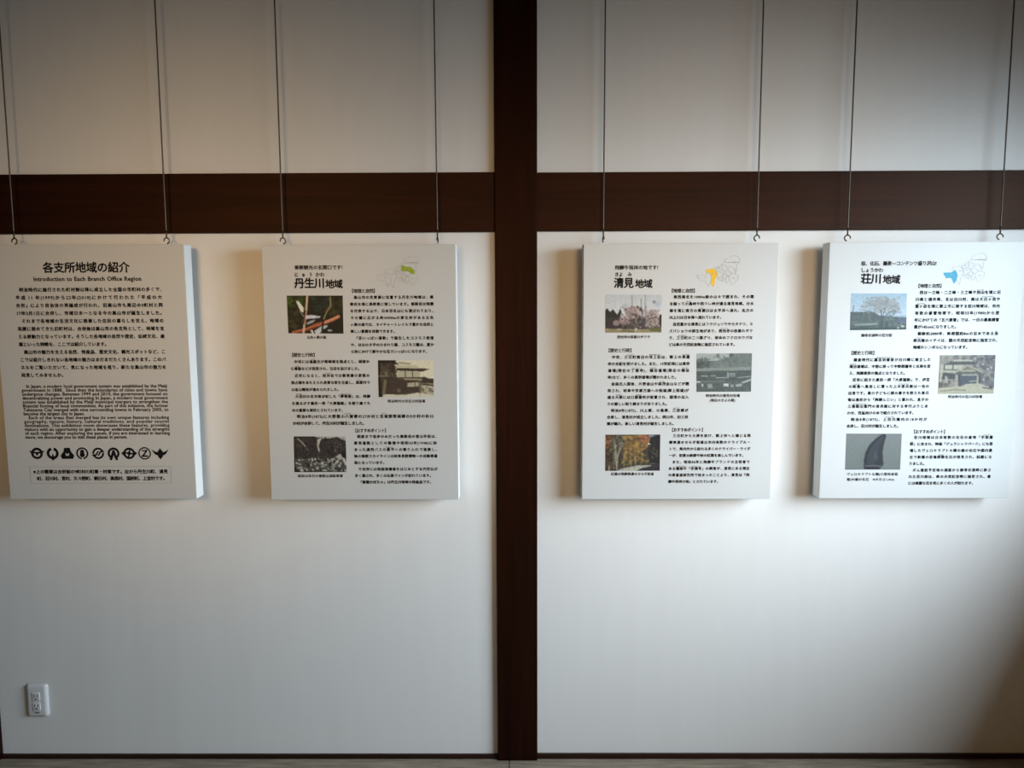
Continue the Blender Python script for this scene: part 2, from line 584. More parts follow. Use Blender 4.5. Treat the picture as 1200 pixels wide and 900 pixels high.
def pic_office_a():
    c = Canvas(base=(60, 52, 42))
    c.poly([(0.25, 0), (1, 0), (1, 0.5), (0.25, 0.5)], (196, 190, 166))
    c.poly([(0, 0), (0.26, 0), (0.32, 0.2), (0.33, 0.45), (0.6, 0.95), (0, 0.95)], (58, 49, 41))
    c.speck(0.02, 0.15, 0.35, 0.5, [(84, 76, 60), (48, 40, 34), (70, 62, 50)], 30, 0.04)
    c.line([(0.0, 0.03), (0.12, 0.05), (0.3, 0.02)], 0.05, (26, 22, 18))
    c.line([(0.28, 0.06), (0.35, 0.13)], 0.05, (30, 26, 22))
    c.line([(0.38, 0.08), (0.58, 0.10)], 0.02, (112, 104, 86))
    c.poly([(0.30, 0.12), (0.66, 0.14), (0.78, 0.24), (0.36, 0.22)], (176, 168, 142))
    c.poly([(0.33, 0.22), (0.78, 0.23), (0.94, 0.24), (0.80, 0.31), (0.45, 0.29), (0.33, 0.28)], (52, 42, 34))
    c.poly([(0.35, 0.29), (0.76, 0.32), (0.76, 0.46), (0.37, 0.46)], (164, 158, 134))
    for x in (0.49, 0.62):
        c.line([(x, 0.24), (x, 0.45)], 0.014, (44, 36, 30))
    c.poly([(0.33, 0.46), (0.80, 0.46), (0.84, 0.52), (0.84, 0.56), (0.50, 0.55), (0.36, 0.52)], (78, 66, 52))
    c.line([(0.48, 0.51), (0.78, 0.53)], 0.025, (150, 142, 118))
    c.poly([(0.79, 0.46), (0.83, 0.45), (1.0, 0.57), (0.99, 0.61), (0.80, 0.60)], (56, 46, 38))
    c.poly([(0.10, 0.56), (0.76, 0.56), (0.76, 0.92), (0.10, 0.92)], (60, 50, 42))
    c.poly([(0.53, 0.62), (0.65, 0.60), (0.65, 0.72), (0.52, 0.72)], (158, 150, 128))
    c.poly([(0.67, 0.60), (0.73, 0.60), (0.73, 0.71), (0.67, 0.71)], (158, 150, 128))
    c.poly([(0.77, 0.62), (1, 0.64), (1, 1.0), (0.77, 1.0)], (156, 150, 128))
    c.line([(0.79, 0.65), (1.0, 0.69)], 0.03, (60, 50, 42))
    c.speck(0.80, 0.74, 1.0, 0.95, [(80, 72, 58), (186, 180, 156), (60, 52, 42)], 16, 0.03)
    c.poly([(0.08, 0.92), (0.5, 0.93), (0.7, 0.88), (1.0, 0.95), (1, 1), (0.08, 1)], (186, 182, 160))
    c.line([(0.13, 0.55), (0.1, 0.9)], 0.05, (104, 94, 74))
    c.line([(0.02, 0.0), (0.02, 0.45), (0.035, 1.0)], 0.045, (22, 18, 16))
    c.line([(0.75, 0.55), (0.75, 1.0)], 0.012, (140, 134, 110))
    c.blob(0.37, 0.82, 0.04, 0.06, (96, 86, 66))
    c.blob(0.15, 0.36, 0.03, 0.05, (112, 102, 84))
    c.line([(0.0, 0.43), (0.2, 0.425)], 0.012, (140, 130, 112))
    c.noise(6)
    return c

def pic_mountain_cars():
    c = Canvas(base=(46, 42, 42))
    c.poly([(0.35, 0), (1, 0), (1, 0.15), (0.82, 0.02), (0.7, 0.06), (0.5, 0.07), (0.42, 0.02)], (166, 162, 156))
    c.speck(0.0, 0.05, 1.0, 0.6, [(62, 56, 54), (34, 30, 32), (50, 46, 46), (74, 68, 62)], 130, 0.03, 0.6)
    c.line([(0.08, 0.07), (0.16, 0.17), (0.22, 0.28)], 0.022, (146, 138, 122))
    c.line([(0.25, 0.33), (0.27, 0.38)], 0.015, (130, 122, 108))
    c.poly([(0.455, 0.09), (0.54, 0.06), (0.50, 0.16), (0.475, 0.28), (0.50, 0.42), (0.47, 0.42), (0.45, 0.26)], (172, 166, 156))
    c.speck(0.78, 0.1, 0.9, 0.45, [(110, 104, 98), (80, 74, 70)], 14, 0.02)
    c.poly([(0.0, 0.62), (1.0, 0.60), (1, 1), (0, 1)], (70, 70, 66))
    c.speck(0.05, 0.62, 0.98, 0.98, [(176, 176, 168), (140, 140, 132), (24, 24, 22), (40, 40, 38), (196, 196, 188)], 150, 0.026, 0.85)
    c.poly([(0.78, 0.58), (0.88, 0.48), (0.93, 0.6), (0.9, 0.66)], (150, 146, 138))
    c.poly([(0.90, 0.40), (1, 0.42), (1, 0.62), (0.93, 0.62)], (24, 32, 26))
    c.line([(0.94, 0.62), (0.99, 0.78)], 0.04, (176, 172, 160))
    c.line([(0.02, 0.88), (0.02, 1.0)], 0.05, (20, 20, 18))
    c.line([(0.0, 0.99), (1.0, 0.99)], 0.02, (16, 16, 14))
    c.line([(0.01, 0.0), (0.01, 1.0)], 0.02, (20, 19, 20))
    c.line([(0.0, 0.01), (0.4, 0.01)], 0.025, (24, 22, 22))
    c.noise(9)
    return c

def pic_cherry():
    c = Canvas(base=(196, 192, 184))
    c.grad(0, 0.55, (188, 190, 190), (210, 208, 204))
    c.poly([(0.3, 0.62), (1, 0.6), (1, 0.92), (0.3, 0.92)], (74, 62, 60))
    c.blob(0.86, 0.20, 0.04, 0.06, (96, 108, 132), 0.9, 0.8)
    c.blob(0.92, 0.26, 0.08, 0.10, (160, 172, 196), 0.6, 0.8)
    c.blob(0.36, 0.30, 0.08, 0.08, (150, 156, 166), 0.6, 0.9)
    c.poly([(0, 0.42), (0.04, 0.36), (0.09, 0.46), (0.14, 0.38), (0.18, 0.46), (0.22, 0.52), (0.27, 0.36), (0.29, 0.46), (0.26, 0.66), (0, 0.66)], (34, 40, 32))
    c.poly([(0.0, 0.6), (0.3, 0.6), (0.4, 0.92), (0.0, 0.92)], (54, 42, 42))
    c.poly([(0.98, 0.52), (1, 0.52), (1, 0.9), (0.95, 0.9), (0.95, 0.54)], (30, 28, 28))
    for (x, y, rx, ry) in ((0.45, 0.5, 0.12, 0.2), (0.56, 0.46, 0.13, 0.18), (0.34, 0.68, 0.12, 0.14), (0.2, 0.74, 0.07, 0.09), (0.84, 0.56, 0.13, 0.2), (0.9, 0.7, 0.07, 0.16), (0.78, 0.74, 0.1, 0.14)):
        c.blob(x, y, rx, ry, (158, 128, 122), 0.9, 0.4)
    c.speck(0.28, 0.32, 0.66, 0.86, [(190, 158, 150), (150, 116, 108), (206, 182, 170), (104, 82, 76)], 110, 0.022, 0.8)
    c.speck(0.72, 0.38, 0.95, 0.84, [(190, 164, 158), (160, 134, 128), (206, 186, 180), (104, 88, 82)], 60, 0.022, 0.8)
    c.speck(0.44, 0.5, 0.68, 0.86, [(60, 50, 46), (84, 72, 64), (46, 42, 44)], 60, 0.022, 0.8)
    c.blob(0.63, 0.39, 0.03, 0.05, (36, 34, 30))
    c.blob(0.57, 0.33, 0.02, 0.04, (50, 46, 40))
    c.blob(0.68, 0.72, 0.04, 0.16, (66, 64, 78), 0.7)
    for x, y0, y1 in ((0.47, 0.0, 0.35), (0.63, 0.12, 0.4), (0.70, 0.0, 0.6), (0.72, 0.3, 0.75)):
        c.line([(x, y0), (x + 0.005, y1)], 0.012, (116, 112, 100))
    c.line([(0.78, 0.64), (0.91, 0.58)], 0.02, (70, 56, 50))
    c.line([(0.84, 0.68), (0.85, 0.86)], 0.016, (176, 160, 130))
    c.poly([(0, 0.88), (0.3, 0.9), (0.7, 0.9), (1, 0.86), (1, 1), (0, 1)], (150, 132, 86))
    c.poly([(0.76, 0.88), (1, 0.84), (1, 0.97), (0.8, 0.95)], (96, 96, 46))
    c.blob(0.26, 0.90, 0.06, 0.015, (206, 196, 180))
    c.poly([(0.53, 0.87), (0.57, 0.87), (0.57, 0.95), (0.53, 0.95)], (190, 178, 140))
    c.line([(0.3, 0.94), (0.5, 0.96)], 0.02, (84, 80, 44))
    c.speck(0.3, 0.4, 0.95, 0.86, [(66, 54, 52), (120, 100, 94), (90, 74, 70)], 70, 0.014, 0.7)
    c.tone(0.72, 1.0)
    c.noise(7)
    return c

def pic_office_b():
    c = Canvas(base=(92, 100, 96))
    c.poly([(0, 0), (0.62, 0), (0.6, 0.1), (0.36, 0.2), (0, 0.2)], (168, 174, 168))
    c.speck(0.0, 0.14, 0.24, 0.38, [(70, 78, 74), (88, 96, 90), (56, 64, 60)], 40, 0.03)
    c.poly([(0.36, 0.2), (0.6, 0.1), (0.62, 0), (1, 0), (1, 0.4), (0.2, 0.4)], (106, 114, 110))
    c.speck(0.3, 0.1, 1.0, 0.4, [(118, 126, 122), (94, 102, 98), (84, 92, 88)], 60, 0.035, 0.5)
    c.blob(0.385, 0.06, 0.035, 0.07, (100, 108, 104), 0.9)
    c.blob(0.62, 0.05, 0.04, 0.08, (74, 82, 78), 0.9)
    c.poly([(0, 0.39), (0.5, 0.37), (0.95, 0.36), (1, 0.45), (0, 0.46)], (134, 142, 136))
    c.poly([(0, 0.46), (1, 0.44), (1, 0.72), (0, 0.75)], (70, 78, 76))
    for x0, x1, y in ((0.09, 0.2, 0.585), (0.27, 0.35, 0.58), (0.60, 0.70, 0.58), (0.6, 0.7, 0.53)):
        c.line([(x0, y), (x1, y)], 0.016, (168, 176, 170))
    c.line([(0.36, 0.63), (0.55, 0.625)], 0.014, (176, 182, 176))
    c.poly([(0.36, 0.48), (0.55, 0.48), (0.55, 0.61), (0.36, 0.61)], (66, 76, 76))
    c.line([(0.57, 0.5), (0.575, 0.63)], 0.02, (176, 182, 176))
    c.line([(0.75, 0.63), (1.0, 0.6)], 0.016, (150, 158, 152))
    c.line([(0.0, 0.735), (0.07, 0.735)], 0.028, (206, 212, 206))
    c.line([(0.1, 0.72), (0.5, 0.715)], 0.012, (130, 138, 134))
    c.poly([(0.0, 0.76), (0.9, 0.75), (1, 0.7), (1, 1), (0, 1)], (74, 82, 80))
    c.line([(0.84, 0.755), (1.0, 0.675)], 0.03, (176, 184, 178))
    c.blob(0.115, 0.82, 0.018, 0.05, (206, 210, 204))
    c.poly([(0.20, 0.79), (0.29, 0.78), (0.30, 0.9), (0.21, 0.9)], (142, 150, 144))
    c.poly([(0.49, 0.78), (0.59, 0.78), (0.58, 0.86), (0.53, 0.84), (0.50, 0.86)], (212, 216, 210))
    c.blob(0.65, 0.84, 0.035, 0.045, (150, 158, 152))
    c.poly([(0.71, 0.8), (0.83, 0.78), (0.82, 0.85), (0.72, 0.86)], (160, 168, 160))
    c.speck(0.05, 0.9, 0.95, 1.0, [(96, 104, 100), (64, 72, 70)], 24, 0.03, 0.6)
    c.tone(1.0, 0.8)
    c.noise(7)
    return c

def pic_autumn():
    c = Canvas(base=(66, 54, 40))
    c.poly([(0.76, 0), (0.9, 0), (0.86, 0.12), (0.82, 0.1)], (76, 140, 176))
    c.speck(0.0, 0.05, 0.1, 0.45, [(196, 104, 36), (150, 72, 26), (48, 34, 22)], 40, 0.03)
    c.speck(0.1, 0.0, 0.45, 0.5, [(112, 98, 78), (134, 120, 96), (84, 74, 52), (90, 92, 60)], 100, 0.03, 0.7)
    c.speck(0.35, 0.02, 0.7, 0.75, [(176, 118, 34), (196, 138, 40), (140, 96, 36), (110, 84, 44)], 150, 0.035, 0.75)
    c.blob(0.58, 0.28, 0.10, 0.16, (196, 138, 40), 0.7, 0.8)
    c.speck(0.62, 0.02, 0.82, 0.2, [(176, 84, 44), (150, 70, 40), (190, 110, 60)], 40, 0.028)
    c.speck(0.7, 0.16, 0.8, 0.4, [(190, 120, 50), (120, 84, 50)], 24, 0.025)
    c.poly([(0.82, 0.08), (1, 0), (1, 0.86), (0.82, 0.8), (0.76, 0.4)], (30, 28, 32))
    c.speck(0.78, 0.25, 0.95, 0.65, [(62, 60, 34), (84, 78, 40), (30, 28, 30)], 40, 0.022, 0.8)
    c.blob(0.79, 0.26, 0.02, 0.03, (210, 214, 220))
    c.speck(0.0, 0.4, 0.2, 0.95, [(60, 46, 28), (84, 66, 34), (30, 26, 20), (110, 72, 34)], 40, 0.03)
    c.speck(0.3, 0.55, 0.8, 0.85, [(150, 122, 50), (90, 96, 44), (60, 56, 36), (176, 130, 50)], 50, 0.025)
    for x0, x1 in ((0.17, 0.22), (0.3, 0.23), (0.17, 0.19)):
        c.line([(x0, 0.22), (x1, 0.6), (0.215, 0.95)], 0.024, (146, 142, 118))
    c.line([(0.17, 0.5), (0.16, 0.92)], 0.014, (130, 124, 100))
    for x in (0.34, 0.47, 0.55):
        c.line([(x, 0.6), (x + 0.005, 0.9)], 0.01, (150, 144, 110))
    c.poly([(0.2, 1), (0.3, 0.93), (0.6, 0.84), (0.88, 0.84), (0.75, 0.89), (0.55, 1)], (170, 166, 146))
    c.poly([(0.55, 1), (0.7, 0.9), (1, 0.86), (1, 1)], (34, 34, 48))
    c.poly([(0.64, 0.83), (0.8, 0.76), (0.97, 0.78), (0.97, 0.86), (0.8, 0.84)], (42, 38, 46))
    c.line([(0.72, 0.815), (0.9, 0.79)], 0.01, (120, 110, 100))
    c.line([(0.08, 0.86), (0.07, 1)], 0.02, (150, 146, 124))
    c.tone(0.72, 0.95)
    for x0, x1 in ((0.26, 0.31), (0.40, 0.42), (0.63, 0.64), (0.52, 0.50)):
        c.line([(x0, 0.08), (x1, 0.5), (x0 + 0.01, 0.88)], 0.009, (52, 44, 34), 0.7)
    c.speck(0.1, 0.1, 0.8, 0.7, [(44, 36, 26), (150, 136, 104), (70, 66, 40)], 90, 0.012, 0.7)
    c.noise(12)
    c.line([(0.99, 0), (0.99, 1)], 0.015, (20, 18, 22))
    c.line([(0, 0.01), (1, 0.01)], 0.02, (60, 48, 40), 0.6)
    return c

def pic_old_cherry():
    c = Canvas(base=(176, 196, 214))
    c.grad(0, 0.6, (176, 206, 224), (204, 222, 238))
    c.poly([(0, 0.5), (0.1, 0.5), (0.4, 0.49), (0.52, 0.6), (0.78, 0.64), (1, 0.66), (1, 1), (0, 1)], (92, 106, 106))
    for (x, y, rx, ry) in ((0.57, 0.22, 0.17, 0.16), (0.40, 0.28, 0.18, 0.14), (0.72, 0.32, 0.17, 0.18), (0.80, 0.44, 0.09, 0.12), (0.55, 0.42, 0.16, 0.14), (0.25, 0.36, 0.10, 0.06)):
        c.blob(x, y, rx, ry, (164, 168, 168), 0.85, 0.5)
    c.speck(0.22, 0.10, 0.88, 0.55, [(182, 184, 182), (146, 152, 156), (194, 194, 192), (160, 158, 164), (134, 142, 146)], 170, 0.022, 0.6)
    c.speck(0.05, 0.52, 0.5, 0.8, [(104, 118, 116), (84, 98, 98), (112, 118, 122)], 50, 0.03, 0.6)
    c.speck(0.62, 0.5, 0.8, 0.8, [(120, 134, 134), (96, 110, 112), (140, 150, 150)], 30, 0.025, 0.6)
    c.blob(0.36, 0.42, 0.06, 0.05, (166, 192, 206), 0.8)
    for x0, y0, x1, y1 in ((0.53, 0.30, 0.57, 0.22), (0.62, 0.28, 0.66, 0.18), (0.45, 0.36, 0.36, 0.30), (0.72, 0.38, 0.82, 0.30), (0.5, 0.14, 0.46, 0.24), (0.58, 0.10, 0.66, 0.14)):
        c.line([(x0, y0), (x1, y1)], 0.008, (110, 118, 120), 0.7)
    c.line([(0.16, 0.44), (0.32, 0.46), (0.45, 0.56), (0.53, 0.64)], 0.008, (96, 104, 106))
    for a, w in ((((0.57, 1.0), (0.57, 0.70), (0.54, 0.46)), 0.020), (((0.59, 0.8), (0.64, 0.58), (0.70, 0.50), (0.80, 0.47)), 0.012), (((0.58, 0.75), (0.59, 0.55), (0.61, 0.40)), 0.012), (((0.56, 0.8), (0.50, 0.66), (0.42, 0.62)), 0.012)):
        c.line(a, w, (84, 92, 94))
    c.line([(0.60, 0.5), (0.63, 0.44), (0.67, 0.5)], 0.014, (190, 192, 190))
    c.poly([(0.53, 0.78), (0.66, 0.74), (0.70, 1.0), (0.50, 1.0)], (76, 90, 92), 0.8)
    c.line([(0.61, 0.72), (0.60, 0.95)], 0.012, (120, 134, 132))
    c.poly([(0.82, 0.7), (0.9, 0.66), (1, 0.7), (1, 0.82), (0.82, 0.8)], (104, 114, 132))
    c.poly([(0, 0.78), (0.5, 0.78), (0.5, 0.86), (0.1, 0.88)], (104, 120, 114))
    c.line([(0.1, 0.85), (0.48, 0.83)], 0.022, (160, 172, 164))
    c.line([(0.2, 0.91), (0.45, 0.88)], 0.012, (60, 74, 70))
    c.speck(0.7, 0.78, 0.95, 0.92, [(140, 146, 142), (84, 98, 96), (110, 120, 116)], 24, 0.02)
    c.poly([(0, 0.93), (1, 0.93), (1, 1), (0, 1)], (66, 84, 82))
    c.blob(0.93, 0.9, 0.04, 0.03, (212, 208, 196))
    c.blob(0.85, 0.94, 0.02, 0.03, (196, 200, 196))
    c.line([(0.06, 0.33), (0.05, 0.55)], 0.01, (72, 80, 88))
    c.noise(7)
    return c

def pic_gatehouse():
    c = Canvas(base=(150, 146, 136))
    c.speck(0, 0, 1, 0.16, [(128, 124, 122), (170, 166, 154), (110, 106, 110), (150, 142, 130)], 60, 0.04)
    c.speck(0.6, 0.0, 1.0, 0.85, [(100, 98, 104), (84, 84, 92), (124, 120, 120), (110, 104, 102)], 120, 0.04, 0.8)
    c.poly([(0.25, 0.13), (0.6, 0.13), (0.6, 0.17), (0.25, 0.17)], (196, 192, 174))
    c.poly([(0.08, 0.25), (0.2, 0.17), (0.6, 0.17), (0.66, 0.25)], (84, 86, 84))
    c.poly([(0.1, 0.26), (0.44, 0.26), (0.40, 0.37), (0.1, 0.37)], (190, 186, 168))
    for x in (0.1, 0.25):
        c.line([(x, 0.25), (x, 0.38)], 0.02, (84, 82, 78))
    c.line([(0.1, 0.37), (0.36, 0.38)], 0.014, (100, 96, 88))
    c.line([(0.08, 0.42), (0.3, 0.43)], 0.03, (190, 184, 164))
    c.poly([(0.0, 0.45), (0.3, 0.46), (0.3, 0.62), (0.0, 0.62)], (76, 76, 78))
    c.poly([(0.02, 0.2), (0.08, 0.25), (0.08, 0.42), (0.05, 0.7), (0.02, 0.72)], (186, 180, 160))
    c.poly([(0.27, 0.46), (0.5, 0.28), (0.76, 0.44), (0.76, 0.5), (0.3, 0.5)], (96, 98, 92))
    c.line([(0.27, 0.46), (0.4, 0.37), (0.5, 0.27)], 0.028, (176, 170, 148))
    c.line([(0.5, 0.27), (0.66, 0.37), (0.77, 0.44)], 0.028, (170, 164, 146))
    c.poly([(0.42, 0.4), (0.52, 0.31), (0.64, 0.39)], (140, 124, 106))
    c.line([(0.4, 0.41), (0.64, 0.41)], 0.022, (184, 178, 156))
    c.poly([(0.34, 0.48), (0.74, 0.5), (0.74, 0.8), (0.36, 0.8)], (84, 90, 96))
    c.line([(0.42, 0.51), (0.68, 0.51)], 0.022, (186, 180, 160))
    c.poly([(0.30, 0.5), (0.34, 0.5), (0.36, 0.86), (0.30, 0.86)], (170, 162, 140))
    c.poly([(0.68, 0.52), (0.71, 0.52), (0.72, 0.74), (0.68, 0.74)], (176, 168, 148))
    c.line([(0.37, 0.55), (0.4, 0.84)], 0.04, (66, 70, 74))
    c.line([(0.73, 0.6), (0.745, 0.84)], 0.03, (66, 68, 72))
    c.line([(0.55, 0.68), (0.68, 0.66)], 0.016, (180, 174, 156))
    c.poly([(0.12, 0.54), (0.16, 0.54), (0.16, 0.7), (0.12, 0.7)], (176, 172, 158))
    c.speck(0.17, 0.58, 0.3, 0.7, [(160, 154, 140), (90, 86, 80)], 14, 0.02)
    c.speck(0.0, 0.7, 0.2, 0.82, [(100, 84, 72), (130, 110, 96), (84, 76, 70)], 20, 0.03)
    c.poly([(0.0, 0.84), (0.4, 0.8), (0.5, 0.74), (0.72, 0.72), (1, 0.86), (1, 1), (0, 1)], (186, 182, 158))
    c.line([(0.05, 0.92), (0.3, 0.88), (0.5, 0.9)], 0.02, (140, 130, 112))
    c.poly([(0.76, 0.8), (0.95, 0.78), (0.97, 0.88), (0.8, 0.85)], (84, 84, 88))
    c.line([(0.77, 0.8), (0.9, 0.82)], 0.02, (196, 188, 174))
    for x, y in ((0.78, 0.24), (0.87, 0.36), (0.8, 0.63), (0.93, 0.33)):
        c.blob(x, y, 0.02, 0.025, (206, 204, 200))
    c.line([(0.0, 0.5), (0.0, 1)], 0.02, (110, 104, 100))
    c.noise(8)
    return c

def pic_tooth():
    c = Canvas(base=(128, 134, 130))
    c.grad(0, 1, (132, 138, 136), (122, 128, 124))
    c.blob(0.45, 0.7, 0.25, 0.45, (112, 118, 116), 0.7, 0.9)
    shape = [(0.675, 0.01), (0.71, 0.03), (0.715, 0.09), (0.68, 0.32), (0.665, 0.52), (0.68, 0.70), (0.69, 0.86), (0.66, 0.93), (0.60, 0.99), (0.40, 0.99), (0.345, 0.96), (0.335, 0.75), (0.36, 0.52), (0.42, 0.32), (0.52, 0.16), (0.61, 0.05)]
    c.poly(shape, (46, 50, 56))
    c.poly([(0.66, 0.06), (0.67, 0.1), (0.6, 0.35), (0.55, 0.6), (0.52, 0.84), (0.42, 0.86), (0.4, 0.7), (0.44, 0.45), (0.54, 0.22)], (62, 66, 72), 0.8)
    c.blob(0.55, 0.62, 0.05, 0.2, (86, 90, 96), 0.7, 0.9)
    c.line([(0.6, 0.1), (0.45, 0.3), (0.38, 0.55), (0.355, 0.8)], 0.018, (30, 32, 36))
    c.line([(0.37, 0.89), (0.52, 0.88), (0.66, 0.90)], 0.022, (104, 108, 110))
    c.line([(0.36, 0.95), (0.6, 0.97)], 0.03, (28, 32, 36))
    c.line([(0, 0.005), (1, 0.005)], 0.02, (96, 100, 96))
    c.line([(0, 0.995), (1, 0.995)], 0.02, (96, 100, 98))
    c.noise(3)
    return c

# ------------------------------------------------------------------ map of the regions on each panel
def region_map(panel, ox, oy, W, H, area, ink):
    """ox, oy: map origin in millimetres; the drawing is 144 x 106 mm."""
    S = lambda pts: [(ox + x * 0.137, oy + y * 0.137) for x, y in pts]
    s = Sheet(W, H)
    sh = {
        'onsen': [(735, 190), (800, 150), (870, 115), (950, 95), (1010, 120), (1065, 170), (1072, 250), (740, 250)],
        'upper': [(690, 255), (740, 250), (1072, 250), (1010, 290), (1000, 350), (1010, 420), (985, 440), (950, 400), (890, 345), (760, 340), (740, 310), (665, 310)],
        'nyukawa': [(667, 308), (745, 312), (765, 342), (890, 345), (945, 400), (980, 470), (968, 508), (915, 500), (850, 455), (790, 438), (720, 442), (650, 422), (680, 400)],
        'kokufu': [(580, 330), (665, 312), (680, 400), (650, 422), (600, 440), (535, 440), (530, 380)],
        'kiyomi': [(315, 395), (345, 410), (410, 408), (470, 375), (500, 395), (530, 440), (570, 490), (575, 530), (540, 590), (515, 650), (505, 730), (488, 815), (440, 745), (415, 720), (430, 640), (440, 590), (405, 510), (375, 475), (330, 500), (310, 450)],
        'shokawa': [(110, 535), (300, 530), (330, 500), (375, 475), (405, 510), (440, 590), (430, 640), (415, 720), (365, 790), (340, 740), (300, 665), (260, 650), (180, 665), (150, 610), (125, 590)],
        'takayama': [(535, 440), (650, 422), (720, 442), (700, 520), (650, 560), (580, 590), (540, 590), (575, 530)],
        'miya': [(580, 590), (650, 560), (700, 600), (660, 660), (600, 640)],
        'kuguno': [(700, 520), (760, 500), (790, 560), (760, 640), (690, 680), (660, 660), (700, 600)],
        'asahi': [(720, 442), (790, 438), (850, 455), (900, 500), (830, 560), (850, 640), (790, 720), (750, 660), (790, 560), (760, 500)],
        'takane': [(900, 500), (968, 508), (1020, 520), (1050, 560), (1030, 640), (960, 730), (905, 765), (880, 700), (850, 640), (830, 560)],
    }
    for k, p in sh.items():
        if k != area:
            s.stroke(S(p), 0.85, True)
    def t(txt, x, y, w, size=4.0):
        s.text(txt, ox + (x - w / 2) * 0.137, oy + y * 0.137, w * 0.137, size, 0.02)
    t('上宝・奥飛騨温泉郷', 915, 250, 250, 4.2)
    for k, txt, x, y, w in (('shokawa', '荘川', 310, 585, 80), ('kiyomi', '清見', 485, 500, 66), ('kokufu', '国府', 600, 372, 66), ('takayama', '高山', 640, 475, 66), ('miya', '一之宮', 625, 595, 66), ('kuguno', '久々野', 720, 610, 56), ('asahi', '朝日', 790, 548, 60), ('takane', '高根', 935, 605, 72), ('nyukawa', '丹生川', 805, 395, 90)):
        t(txt, x, y, w)
    mp = s.build('region_map', GREY_INK, panel, 0.0005)
    a = Sheet(W, H)
    from mathutils.geometry import tessellate_polygon
    pts = S(sh[area])
    tri = tessellate_polygon([[Vector((x, y, 0)) for x, y in pts]])
    a.add(pts, [tuple(q) for q in tri])
    nm = {'nyukawa': 'green', 'kiyomi': 'yellow', 'shokawa': 'light blue'}[area]
    a.build('highlighted_region', ink, mp, 0.0003, nm + ' filled region on the map')
    return mp

# ------------------------------------------------------------------ the hanging panels
PWD, PHT, PTH, TILT = 0.6065, 0.8128, 0.050, math.radians(0.737)

def panel(name, label, cx, cz, ox=0.0):
    t = thing(name, label, 'sign', (cx, -0.085, cz + 0.086), 'white panels hanging on wires')
    t.rotation_euler = (TILT, 0, 0)
    b = bmesh.new()
    box(b, -PWD / 2, PWD / 2, 0.0, PTH, -PHT / 2, PHT / 2)
    bo = obj('board', b, BOARD, t, 0.0012)
    bo.data.materials.append(EDGE)
    for p in bo.data.polygons:
        if abs(p.normal.y) < 0.5:
            p.material_index = 1
    return t

def lettering(t, name, fill, lift=0.0004, label=None):
    s = Sheet(PWD, PHT)
    fill(s)
    return s.build(name, INK, t, lift, label)

# --- panel 1: introduction
P1 = panel('information_panel', 'white text-only panel with Japanese and English text and a row of black crests', -1.3399, 1.2576)
lettering(P1, 'title', lambda s: s.text('各支所地域の紹介', 159.4, 70.9, 273.6, 35.0, 0.026))
lettering(P1, 'subtitle', lambda s: s.text('Introduction to Each Branch Office Region', 127.2, 105.5, 340.8, 18.5, 0.028))
lettering(P1, 'japanese_text', lambda s: s.para([
    '　明治時代に施行された町村制以降に成立した全国の市町村の多くで、',
    '平成 11 年(1999)から22年(2010)にかけて行われた「平成の大',
    '合併」により自治体の再編成が行われ、旧高山市も周辺の9町村と同',
    '17年2月1日に合併し、市域日本一となる今の高山市が誕生しました。',
    '　それまで各地域の生活文化に根差した住民の暮らしを支え、地域の',
    '発展に務めてきた旧町村は、合併後は高山市の各支所として、地域を支',
    'える原動力となっています。そうした各地域の自然や歴史、伝統文化、産',
    '業といった特徴を、ここでは紹介しています。',
    '　高山市の魅力を支える自然、特産品、歴史文化、観光スポットなど、こ',
    'こでは紹介しきれない各地域の魅力はまだまだたくさんあります。このパ',
    'ネルをご覧いただいて、気になった地域を巡り、新たな高山市の魅力を',
    '発見してみませんか。'], 65.4, 66.2, 139.5, 24.5, 465.9, short={3: 462, 7: 280, 11: 136}))
lettering(P1, 'english_text', lambda s: s.para([
    '　In Japan, a modern local government system was established by the Meiji',
    'government in 1888.  Since then the boundaries of cities and towns have',
    'undergone changes. Between 1999 and 2010, the government focused on',
    'decentralizing power and promoting In Japan, a modern local government',
    'system was established by the Meiji municipal mergers to strengthen the',
    'financial footing of local communities. As part of this initiative, the former',
    'Takayama City merged with nine surrounding towns in February 2005, to',
    'become the largest city in Japan.',
    '　Each of the areas that merged has its own unique features including',
    'geography, nature, history, cultural traditions, and popular tourist',
    'destinations. This exhibition room showcases these features, providing',
    'visitors with an opportunity to gain a deeper understanding of the strengths',
    'of each region. After exploring the panels, if you are interested in learning',
    'more, we encourage you to visit these places in person.'], 63.7, 64.2, 443.8, 12.66, 466.9, size_k=1.0, latin=True, bold=0.022, short={7: 197.3, 13: 329.7}))

